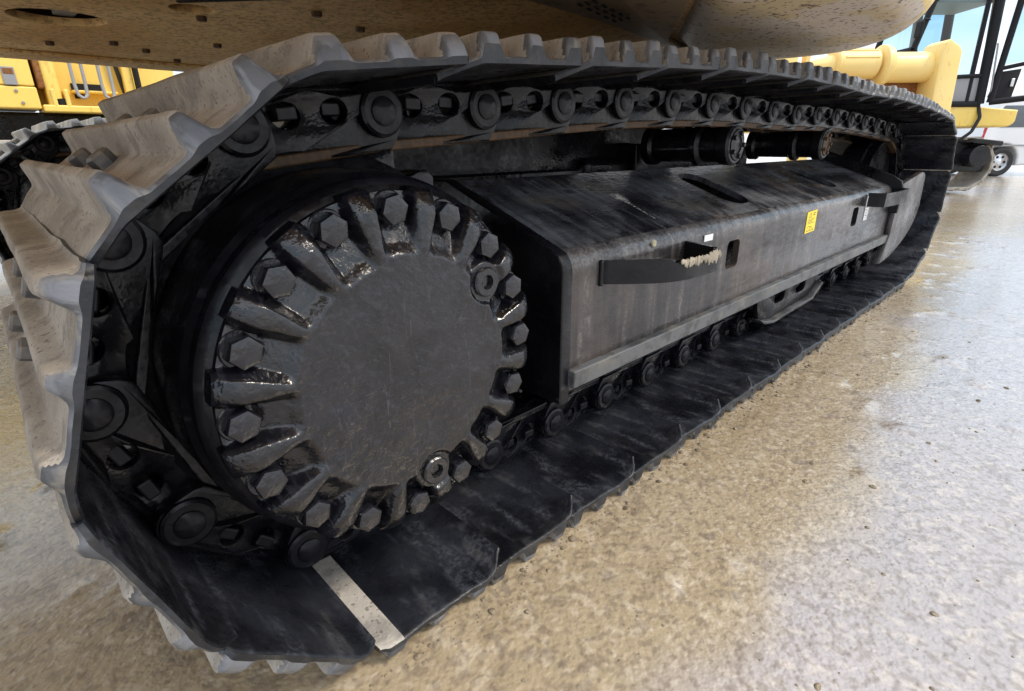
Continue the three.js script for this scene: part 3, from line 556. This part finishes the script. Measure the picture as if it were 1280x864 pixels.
  const pl = put('plug', lathe([[0, 0.004], [0.008, 0.004], [0.0095, 0]], 16), std({ color: new THREE.Color().setRGB(0.45, 0.42, 0.28), roughness: 0.6 }), frame); pl.position.set(0.755, 0.585, -0.031);
  const tag = put('tag', box(0.05, 0.018, 0.002, 1.04, 0.566, -0.028, 0), M.white, frame);
}
// carrier rollers under the top run
for (const [x, i] of [[1.5, 0], [2.42, 1]]) {
  const r = new THREE.Group(); r.name = 'carrier_roller'; ex.add(r); r.position.set(x, 0.812, -0.19);
  put('roller_body', lathe([[0, -0.34], [0.07, -0.34], [0.07, -0.31], [0.058, -0.3], [0.058, -0.15], [0.072, -0.14], [0.072, -0.12], [0.058, -0.11], [0.058, -0.05], [0.066, -0.045], [0.068, -0.008], [0.06, 0], [0.052, 0.001], [0.05, -0.004], [0, -0.004]], 40), M.black, r);
  put('end_cap', lathe([[0.05, -0.004], [0.049, 0.004], [0.03, 0.006], [0.028, 0.002], [0, 0.002]], 32), i ? M.rail2 : M.black, r, i ? 'rusty end cap' : 'oily end cap');
  for (let q = 0; q < 5; q++) { const b = put('bolt', hexBolt(0.008, 0.009), i ? M.rail2 : M.black, r); b.position.set(0.039 * Math.cos(q * 1.257), 0.039 * Math.sin(q * 1.257), 0.004); }
  put('bracket', box(0.09, 0.14, 0.1, 0, -0.06, -0.42, 0.01), M.black, r);
}
// bottom rollers, their brackets, and the chain guard
for (let x = 0.62; x < 3.2; x += 0.39) {
  const r = new THREE.Group(); r.name = 'bottom_roller'; ex.add(r); r.position.set(x, 0.243, ZC);
  put('roller_body', lathe([[0, -0.12], [0.07, -0.12], [0.085, -0.1], [0.085, -0.06], [0.1, -0.055], [0.1, -0.04], [0.085, -0.03], [0.085, 0.03], [0.1, 0.04], [0.1, 0.055], [0.085, 0.06], [0.085, 0.1], [0.07, 0.12], [0, 0.12]], 36), M.black, r);
  const b = put('bracket', box(0.12, 0.075, 0.1, 0, 0.015, 0.15, 0.012), M.black, r); b.position.y = 0.0;
  const c = put('end_cap', merge(washer(0.034, 0.006), at(lathe([[0.02, 0.006], [0.02, 0.012], [0.016, 0.015], [0, 0.015]], 20), 0, 0, 0)), M.rail, r); c.position.set(0.0, 0.012, 0.2);
}
{
  const gd = new THREE.Group(); gd.name = 'chain_guard'; ex.add(gd);
  const s = poly([[1.72, 0.285], [2.5, 0.285], [2.46, 0.17], [2.36, 0.118], [1.9, 0.105], [1.78, 0.13]]); s.holes.push(roundRect(1.93, 0.165, 0.12, 0.09, 0.03, THREE.Path), roundRect(2.18, 0.165, 0.12, 0.09, 0.03, THREE.Path));
  put('guard_plate', ext(s, 0.02, 0.003, -0.15), M.black, gd);
  put('flange', ext(poly([[1.74, 0.142], [1.8, 0.11], [1.9, 0.094], [2.37, 0.107], [2.48, 0.166], [2.47, 0.178], [2.36, 0.122], [1.9, 0.108], [1.8, 0.126]]), 0.05, 0.003, -0.155), M.rail, gd);
}
// idler wheel
{
  const w = put('idler', lathe([[0.06, -0.09], [0.3, -0.08], [0.32, -0.085], [0.322, -0.045], [0.345, -0.04], [0.345, 0.04], [0.322, 0.045], [0.32, 0.085], [0.3, 0.08], [0.06, 0.09]], 64), M.black, ex); w.position.set(xi, YC + YI, ZC);
}
// lower frame between the two tracks
put('car_body', merge(box(1.3, 0.3, 2.0, 1.85, 0.62, -1.6, 0.03), box(0.4, 0.22, 1.9, 1.1, 0.5, -1.55, 0.03, 0, 0.2, 0), box(0.4, 0.22, 1.9, 2.7, 0.5, -1.55, 0.03, 0, -0.2, 0)), M.black, ex);
put('roller_mount', box(1.6, 0.17, 0.1, 0.94, 0.81, -0.70, 0.01), M.black, ex);
put('track_frame', box(2.6, 0.42, 0.5, 1.85, 0.52, ZF, 0.04), M.black, ex);
{ const sl = put('slew_ring', lathe([[0, 0], [0.62, 0], [0.62, 0.14], [0.68, 0.15], [0.68, 0.36], [0, 0.36]], 64), M.black, ex); sl.rotation.x = -Math.PI / 2; sl.position.set(1.75, 0.76, -1.6); }

// --- upper structure seen from below
{
  const up = new THREE.Group(); up.name = 'upper_body'; ex.add(up);
  const slab = (pts, y, h, bev, curve = 10) => { // outline in (x, -z)
    const s = pts instanceof THREE.Shape ? pts : poly(pts.map(([x, z]) => [x, -z]));
    const g = new THREE.ExtrudeGeometry(s, { depth: h - 2 * bev, bevelEnabled: bev > 0, bevelSize: bev, bevelThickness: bev, bevelOffset: -bev, bevelSegments: 8, curveSegments: curve });
    g.rotateX(-Math.PI / 2); g.translate(0, y + bev, 0); return boxUV(toCreasedNormals(g, 0.5)); };
  const main = poly([[-1.7, -0.36], [1.2, -0.36], [1.55, 0.2], [1.72, 0.6], [1.72, 2.3], [-1.7, 2.22]]);
  const hole = new THREE.Path(); hole.absellipse(-0.15, 1.32, 0.105, 0.105, 0, Math.PI * 2, true); main.holes.push(hole);
  const hole2 = new THREE.Path(); hole2.absellipse(0.08, 0.98, 0.05, 0.05, 0, Math.PI * 2, true); main.holes.push(hole2);
  put('platform', slab(main, 1.14, 0.02, 0.003, 24), M.brown, up);
  put('frame_box', box(3.0, 0.12, 2.3, -0.1, 1.265, -1.1, 0.01), M.rust, up);
  put('hatch_rib', merge(tube([[-0.26, 1.19, -1.3], [-0.16, 1.175, -1.34], [-0.05, 1.19, -1.28]], 0.012), box(0.05, 0.03, 0.2, -0.12, 1.18, -1.34, 0.004)), M.grey, up);
  put('edge_strip', slab([[-1.7, -2.14], [0.95, -2.20], [0.95, -2.02], [-1.7, -1.96]], 1.128, 0.011, 0.003), M.brown, up);
  // stepped belly plate with its curved edge
  const bs = new THREE.Shape(); bs.moveTo(0.46, 0.30); bs.bezierCurveTo(0.8, 0.30, 1.25, 0.36, 1.72, 0.52); bs.lineTo(1.62, 0.44); bs.lineTo(1.28, 0.36); bs.lineTo(0.84, 0.04); bs.lineTo(0.46, 0.04); bs.closePath();
  put('belly_plate', slab(bs, 1.122, 0.017, 0.003, 24), M.belly, up);
  { const v = []; for (let i = 0; i < 5; i++) for (let j = 0; j < 3; j++) v.push(box(0.030, 0.004, 0.008, 0.70 + i * 0.05, 1.1215, -0.20 - j * 0.022 - i * 0.012, 0.001, 0, 0.4, 0)); put('vent', merge(v), M.dark, up); }
  // counterweight with the rounded yellow corner
  const cs = new THREE.Shape(); cs.moveTo(0.83, 0.05); cs.lineTo(0.40, -0.33); cs.lineTo(1.10, -0.335); cs.bezierCurveTo(1.44, -0.33, 1.72, -0.29, 1.90, -0.08); cs.bezierCurveTo(2.02, 0.06, 1.98, 0.36, 1.82, 0.535); cs.lineTo(1.70, 0.52); cs.lineTo(1.30, 0.37); cs.closePath();
  const cg = slab(cs, 1.112, 0.72, 0.10, 24);
  { // underside speckled, flanks yellow
    const p = cg.attributes.position, n = p.count / 3, lo = [], hi = []; for (let i = 0; i < n; i++) { const y = (p.getY(i * 3) + p.getY(i * 3 + 1) + p.getY(i * 3 + 2)) / 3; (y < 1.142 ? lo : hi).push(i * 3, i * 3 + 1, i * 3 + 2); }
    cg.setIndex([...lo, ...hi]); cg.clearGroups(); cg.addGroup(0, lo.length, 0); cg.addGroup(lo.length, hi.length, 1);
    put('counterweight', cg, [M.speck, M.yellow], up);
  }
  put('side_panel', slab([[-1.7, -2.2], [1.7, -2.2], [1.7, 0.3], [-1.7, 0.3]], 1.34, 0.5, 0.03), M.yellow, up);
  // bolts and cover strips under the platform
  const bb = hexBolt(0.013, 0.012); bb.rotateX(Math.PI / 2);
  for (const [x, z] of [[-0.13, -1.75], [0.02, -1.62], [0.13, -1.72], [0.27, -1.9], [0.12, -1.05], [0.32, -0.8], [-0.3, -1.5], [0.28, -1.45], [0.5, -0.9]]) { const b = put('bolt', bb, M.rail2, up); b.position.set(x, 1.14, z); }
  put('seam_bar', box(0.012, 0.006, 0.36, 0.15, 1.139, -0.78, 0.002, 0, 0.72, 0), M.dark, up);
}

// ---------------------------------------------------------------- yellow excavator beyond, left
{
  const o = thing('excavator', 'yellow excavator standing behind, its lower panels and bent hose rails showing at the upper left', 'excavator', [0, 0, -4.9]);
  const b = (n, w, h, d, x, y, z, m = M.yellow, r = 0.012) => put(n, box(w, h, d, x, y, z, r), m, o);
  b('side_panel', 2.2, 0.15, 0.5, -1.0, 1.175, -0.25); b('side_panel', 2.2, 0.5, 0.5, -1.005, 1.505, -0.256);
  { const h = new THREE.Group(); h.name = 'latch'; o.add(h); put('latch_plate', box(0.075, 0.12, 0.012, -0.035, 1.315, 0.002, 0.006), M.grey, h); put('latch_recess', box(0.06, 0.04, 0.014, -0.035, 1.345, 0.003, 0.004), M.rust, h); }
  b('post', 0.05, 0.55, 0.2, 0.142, 1.52, -0.14, M.rust); b('post', 0.09, 0.62, 0.3, 0.2, 1.4, -0.17, M.yellow, 0.03);  // the rust-brown post paints the shade of a recess between the panels
  b('sill', 0.9, 0.05, 0.4, 0.56, 1.108, -0.2); b('cross_panel', 1.0, 0.62, 0.1, 0.6, 1.41, -0.31);
  b('rib', 0.03, 0.13, 0.2, 0.19, 1.18, -0.1); b('rib', 0.03, 0.13, 0.2, 0.27, 1.18, -0.1); b('recess', 0.06, 0.05, 0.02, 0.23, 1.155, -0.03, M.dark, 0.004);
  b('recess', 0.2, 0.05, 0.02, 0.44, 1.285, -0.25, M.dark, 0.004); b('recess', 0.07, 0.03, 0.02, 0.385, 1.215, -0.25, M.dark, 0.004); b('ledge', 0.3, 0.02, 0.12, 0.48, 1.245, -0.2); b('post', 0.07, 0.6, 0.15, 0.72, 1.42, -0.2); b('post', 0.03, 0.55, 0.1, 0.78, 1.42, -0.12, M.dark);
  for (const x of [0.34, 0.515]) put('hose_rail', tube([[x, 1.75, -0.03], [x - 0.004, 1.3, -0.02], [x + 0.004, 1.21, -0.01], [x + 0.035, 1.185, 0], [x + 0.06, 1.21, -0.01], [x + 0.066, 1.3, -0.02], [x + 0.07, 1.75, -0.03]], 0.012, 60), M.grey, o);
  { const bt = hexBolt(0.011, 0.01); for (const [x, y, z] of [[-0.3, 1.22, 0.002], [-0.02, 1.22, 0.002], [-0.3, 1.14, 0.002], [0.0, 1.14, 0.002], [0.62, 1.35, -0.255], [0.62, 1.2, -0.255], [0.8, 1.3, -0.255]]) { const q = put('bolt', bt, M.grey, o); q.position.set(x, y, z); } }
  put('hose', tube([[0.62, 1.8, -0.2], [0.66, 1.45, -0.18], [0.69, 1.25, -0.2], [0.9, 1.16, -0.24], [1.2, 1.12, -0.3]], 0.016, 40), M.rubber, o);
  put('undercarriage', merge(box(2.6, 0.2, 1.6, 0.0, 0.985, -0.95, 0.03), box(1.6, 0.5, 1.2, 0.3, 0.68, -1.4, 0.05)), M.black, o);
  const sh = []; for (let i = 0; i < 14; i++) sh.push(box(0.17, 0.05, 0.5, -1.7 + i * 0.19, 0.86, -0.32, 0.01), box(0.02, 0.035, 0.5, -1.74 + i * 0.19, 0.89, -0.32, 0.004));
  const tk = put('track', merge(box(2.6, 0.6, 0.45, -0.45, 0.5, -0.34, 0.25)), M.black, o);
  for (let i = 0; i < 14; i++) { const s = put('track_shoe', merge(sh.slice(i * 2, i * 2 + 2)), M.mud, tk); }
}

// ---------------------------------------------------------------- things placed across the view to the right; local frame: x to the right, -z away
const VIEW = Math.atan2(-0.6949, 0.7191);
const vAt = (x, d) => [-0.4242 + 0.7191 * x + 0.6949 * d, 0, 0.6808 + 0.6949 * x - 0.7191 * d];
{ // yellow flanged tube
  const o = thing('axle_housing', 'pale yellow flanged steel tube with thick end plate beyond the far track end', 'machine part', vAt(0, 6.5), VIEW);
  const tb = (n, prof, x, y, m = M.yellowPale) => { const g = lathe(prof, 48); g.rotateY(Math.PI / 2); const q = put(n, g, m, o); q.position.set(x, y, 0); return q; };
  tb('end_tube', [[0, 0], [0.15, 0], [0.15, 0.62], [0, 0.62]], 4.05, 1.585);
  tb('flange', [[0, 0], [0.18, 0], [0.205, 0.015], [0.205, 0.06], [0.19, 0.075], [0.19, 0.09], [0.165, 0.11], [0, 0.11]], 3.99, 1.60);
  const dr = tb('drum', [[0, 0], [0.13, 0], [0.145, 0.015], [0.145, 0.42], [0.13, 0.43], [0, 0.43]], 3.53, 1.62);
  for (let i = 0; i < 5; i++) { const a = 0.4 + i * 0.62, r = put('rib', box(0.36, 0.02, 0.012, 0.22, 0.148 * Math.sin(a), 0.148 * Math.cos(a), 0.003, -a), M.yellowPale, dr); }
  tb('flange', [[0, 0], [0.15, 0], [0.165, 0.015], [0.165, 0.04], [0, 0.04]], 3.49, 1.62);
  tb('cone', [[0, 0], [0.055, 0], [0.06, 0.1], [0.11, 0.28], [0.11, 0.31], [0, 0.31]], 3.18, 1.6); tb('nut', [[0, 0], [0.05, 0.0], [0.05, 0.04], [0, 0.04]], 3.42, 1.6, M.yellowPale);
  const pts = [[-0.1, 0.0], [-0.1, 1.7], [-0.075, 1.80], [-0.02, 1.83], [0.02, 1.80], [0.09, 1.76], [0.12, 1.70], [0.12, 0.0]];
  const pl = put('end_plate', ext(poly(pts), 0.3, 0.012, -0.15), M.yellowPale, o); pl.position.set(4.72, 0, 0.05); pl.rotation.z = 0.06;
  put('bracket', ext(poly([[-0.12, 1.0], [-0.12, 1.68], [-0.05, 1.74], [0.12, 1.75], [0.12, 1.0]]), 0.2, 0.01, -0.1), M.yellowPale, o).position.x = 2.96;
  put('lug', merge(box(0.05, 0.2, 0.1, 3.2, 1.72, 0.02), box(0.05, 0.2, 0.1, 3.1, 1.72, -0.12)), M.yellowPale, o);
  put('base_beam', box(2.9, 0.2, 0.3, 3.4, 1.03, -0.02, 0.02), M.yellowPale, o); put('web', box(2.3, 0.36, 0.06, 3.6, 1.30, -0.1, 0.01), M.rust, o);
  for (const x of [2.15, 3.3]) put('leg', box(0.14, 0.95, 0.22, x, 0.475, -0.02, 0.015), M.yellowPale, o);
}
{ // excavator with the cab, right
  const o = thing('excavator', 'yellow excavator with a black glazed cab parked behind the white van side, upper right', 'excavator', vAt(0, 9.5), VIEW);
  o.userData.label = 'yellow excavator with a black framed glass cab and open door, at the upper right';
  put('platform', ext((() => { const s = new THREE.Shape(); s.moveTo(5.2, 1.06); s.lineTo(8.16, 1.05); s.quadraticCurveTo(8.29, 1.06, 8.31, 1.15); s.lineTo(8.31, 1.31); s.lineTo(7.8, 1.35); s.lineTo(7.3, 1.40); s.lineTo(5.2, 1.42); s.closePath(); return s; })(), 2.2, 0.03, -2.2, 4), M.yellow, o);
  // cab frame: side facing the camera is a raked quadrilateral
  const cab = new THREE.Group(); cab.name = 'cab'; o.add(cab);
  const bar = (a, b, r = 0.04) => tube([a, [(a[0] + b[0]) / 2, (a[1] + b[1]) / 2, (a[2] + b[2]) / 2], b], r, 4, 8);
  const F = [[6.72, 1.40], [6.36, 2.2], [6.52, 2.86], [6.8, 3.08], [7.5, 3.1], [7.62, 1.40]];
  const fr = []; for (const z of [0, -1.0]) for (let i = 0; i < F.length; i++) { const a = F[i], b = F[(i + 1) % F.length]; fr.push(bar([...a, z], [...b, z], i === 4 ? 0.07 : 0.045)); }
  for (const p of F) fr.push(bar([...p, 0], [...p, -1.0], 0.04));
  fr.push(bar([6.6, 1.78, 0], [7.6, 1.82, 0], 0.03), bar([7.42, 1.4, -0.02], [7.36, 3.08, -0.02], 0.035));
  put('frame', merge(fr), M.dark, cab);
  put('roof', ext(poly([[6.6, 3.05], [6.82, 3.14], [7.6, 3.14], [7.66, 3.05]]), 1.1, 0.02, -1.05), M.yellow, cab);
  put('lower_panel', ext(poly([[6.74, 1.42], [6.60, 1.75], [7.58, 1.79], [7.60, 1.42]]), 0.03, 0.004, -0.035), M.grey, cab);
  const pane = (pts, z) => { const g = new THREE.ShapeGeometry(poly(pts)); g.translate(0, 0, z); return g; };
  put('window', pane([[6.56, 1.82], [6.40, 2.2], [6.55, 2.85], [6.82, 3.04], [7.36, 3.04], [7.4, 1.84]], -0.01), M.glass, cab);
  put('window', pane([[6.7, 1.5], [6.4, 2.2], [6.55, 2.85], [6.82, 3.04], [7.46, 3.04], [7.56, 1.5]], -1.0), M.glass, cab);
  { const w = new THREE.PlaneGeometry(0.9, 0.9); w.rotateY(-Math.PI / 2); w.rotateZ(0.36); w.translate(6.54, 1.82, -0.5); put('windscreen', w, M.glass, cab); }
  put('interior', merge(box(1.0, 0.22, 0.9, 7.05, 2.95, -0.5, 0.05), box(0.12, 1.3, 0.08, 6.98, 2.25, -0.93, 0.02, 0, 0, 0.06), box(0.5, 0.45, 0.8, 7.35, 1.62, -0.5, 0.04)), M.grey, cab);
  put('seat', merge(box(0.4, 0.14, 0.5, 7.0, 1.62, -0.6, 0.05), box(0.16, 0.6, 0.48, 7.2, 1.92, -0.6, 0.07, 0, 0, -0.14), box(0.12, 0.2, 0.3, 7.26, 2.27, -0.6, 0.05, 0, 0, -0.14)), M.seat, cab);
  put('grab_rail', tube([[7.7, 1.5, 0.05], [7.68, 1.6, 0.1], [7.6, 2.2, 0.1], [7.62, 2.26, 0.06]], 0.013), M.grey, cab);
  put('post', box(0.10, 1.7, 0.09, 7.57, 2.25, -0.03, 0.02, 0, 0, 0.1), M.grey, cab);
  // open door swung out
  const door = new THREE.Group(); door.name = 'door'; o.add(door);
  const D = [[7.72, 1.42], [7.76, 2.85], [8.35, 2.95], [8.45, 1.5]]; const df = []; D.forEach((p, i) => df.push(bar([...p, 0.08 + (p[0] - 7.7) * 0.5], [...D[(i + 1) % 4], 0.08 + (D[(i + 1) % 4][0] - 7.7) * 0.5], 0.045)));
  df.push(bar([7.73, 1.9, 0.1], [8.42, 2.05, 0.45], 0.03)); put('door_frame', merge(df), M.dark, door);
  { const g = pane([[7.76, 1.95], [7.8, 2.82], [8.32, 2.9], [8.4, 2.08]], 0); const p = g.attributes.position; for (let i = 0; i < p.count; i++) p.setZ(i, 0.08 + (p.getX(i) - 7.7) * 0.5); g.computeVertexNormals(); put('window', g, M.glass, door); }
  put('door_panel', ext(poly([[7.74, 1.44], [7.76, 1.86], [8.06, 1.9], [8.02, 1.46]]), 0.04, 0.006, 0.08), M.dark, door); put('handle', box(0.05, 0.12, 0.03, 7.95, 1.7, 0.14, 0.01), M.chrome, door);
  put('mirror', merge(box(0.05, 0.22, 0.14, 6.3, 2.45, 0.12, 0.02), tube([[6.5, 2.6, 0.02], [6.36, 2.6, 0.1], [6.3, 2.52, 0.12]], 0.012)), M.dark, o);
  put('hose', tube([[7.62, 1.42, -0.02], [7.66, 1.2, 0.05], [7.6, 0.98, 0.03], [7.5, 0.85, -0.05]], 0.025), M.rubber, o);
  // undercarriage end of this machine
  put('track_frame', ext(poly([[6.6, 0.35], [6.6, 0.75], [7.7, 0.84], [8.0, 0.7], [8.0, 0.35]]), 0.5, 0.03, -0.5), M.black, o);
  put('travel_motor', merge((() => { const g = cyl(0.17, 0.3); g.translate(7.72, 0.6, 0.05); return g; })(), box(0.5, 0.08, 0.4, 7.8, 0.82, 0, 0.02, 0, 0, -0.1)), M.black, o);
  for (let i = 0; i < 7; i++) { const a = -1.5 + i * 0.5, s = put('track_shoe', box(0.30, 0.05, 0.6, 0, 0, 0, 0.012), M.mud, o); s.position.set(7.66 + 0.42 * Math.cos(a), 0.47 + 0.4 * Math.sin(a), -0.25); s.rotation.z = a + Math.PI / 2; }
  for (let i = 0; i < 7; i++) { const s = put('track_shoe', box(0.22, 0.05, 0.6, 0, 0, 0, 0.012), M.mud, o); s.position.set(7.55 - i * 0.23, 0.075, -0.25); }
}
{ // white van
  const o = thing('van', 'white passenger van with dark windows parked at the right edge', 'van', vAt(0, 14.3), VIEW);
  const s = new THREE.Shape(); s.moveTo(11.86, 0.32); s.lineTo(11.80, 1.0); s.lineTo(11.98, 1.75); s.quadraticCurveTo(12.05, 1.92, 12.3, 1.94); s.lineTo(14.9, 1.92); s.quadraticCurveTo(15.3, 1.88, 15.7, 1.25); s.lineTo(16.35, 1.05); s.quadraticCurveTo(16.5, 0.95, 16.48, 0.35); s.lineTo(15.95, 0.28);
  s.absarc(15.55, 0.36, 0.42, 0, Math.PI, false); s.lineTo(12.85, 0.26); s.absarc(12.42, 0.36, 0.42, 0, Math.PI, false); s.closePath();
  const body = put('body', ext(s, 1.75, 0.05, -1.75, 5), M.white, o);
  for (const [a, b] of [[12.12, 13.0], [13.08, 14.2], [14.28, 15.1]]) put('window', ext(roundRect(a, 1.16, b - a, 0.5, 0.06), 0.02, 0.004, -0.01), M.tint, o);
  put('stripe', box(4.2, 0.04, 0.02, 14.1, 0.74, 0.002, 0.004), M.grey, o); put('taillight', box(0.05, 0.34, 0.06, 11.84, 1.06, -0.03, 0.015, 0, 0, -0.12), M.red, o);
  put('bumper', box(0.16, 0.2, 1.7, 11.82, 0.42, -0.87, 0.05), M.grey, o);
  for (const z of [-0.1, -1.6]) for (const x of [12.42, 15.55]) {
    const w = new THREE.Group(); w.name = 'wheel'; o.add(w); w.position.set(x, 0.345, z);
    put('tyre', lathe([[0.21, -0.1], [0.3, -0.11], [0.345, -0.08], [0.345, 0.08], [0.3, 0.11], [0.21, 0.1]], 40), M.rubber, w);
    const r = put('rim', lathe([[0.22, -0.05], [0.225, 0.09], [0.205, 0.095], [0.2, 0.06], [0.19, 0.05], [0.07, 0.07], [0.05, 0.085], [0, 0.085]], 40), M.chrome, w);
    for (let i = 0; i < 6; i++) { const h = put('vent', cyl(0.032, 0.02, 'z', 14), M.dark, r); h.position.set(0.135 * Math.cos(i * 1.047), 0.135 * Math.sin(i * 1.047), 0.06); }
  }
}
{ // small pale hatchback far off beneath the cab
  const o = thing('car', 'small pale car far off, seen under the cab of the right excavator', 'car', vAt(0, 24), VIEW);
  const s = new THREE.Shape(); s.moveTo(17.6, 0.3); s.lineTo(17.6, 0.85); s.lineTo(18.6, 1.0); s.lineTo(19.4, 1.5); s.lineTo(21.0, 1.52); s.lineTo(21.6, 1.0); s.lineTo(21.7, 0.35); s.closePath();
  put('body', ext(s, 1.6, 0.06, -1.6, 3), M.white, o);
  put('windscreen', ext(poly([[18.75, 1.04], [19.42, 1.44], [20.9, 1.45], [21.3, 1.02]]), 0.02, 0.004, -0.01), M.tint, o);
  for (const z of [-0.15, -1.45]) for (const x of [18.4, 20.9]) { const g = cyl(0.31, 0.2); const w = put('wheel', g, M.rubber, o); w.position.set(x, 0.31, z); }
}
renderer.render(scene, camera);
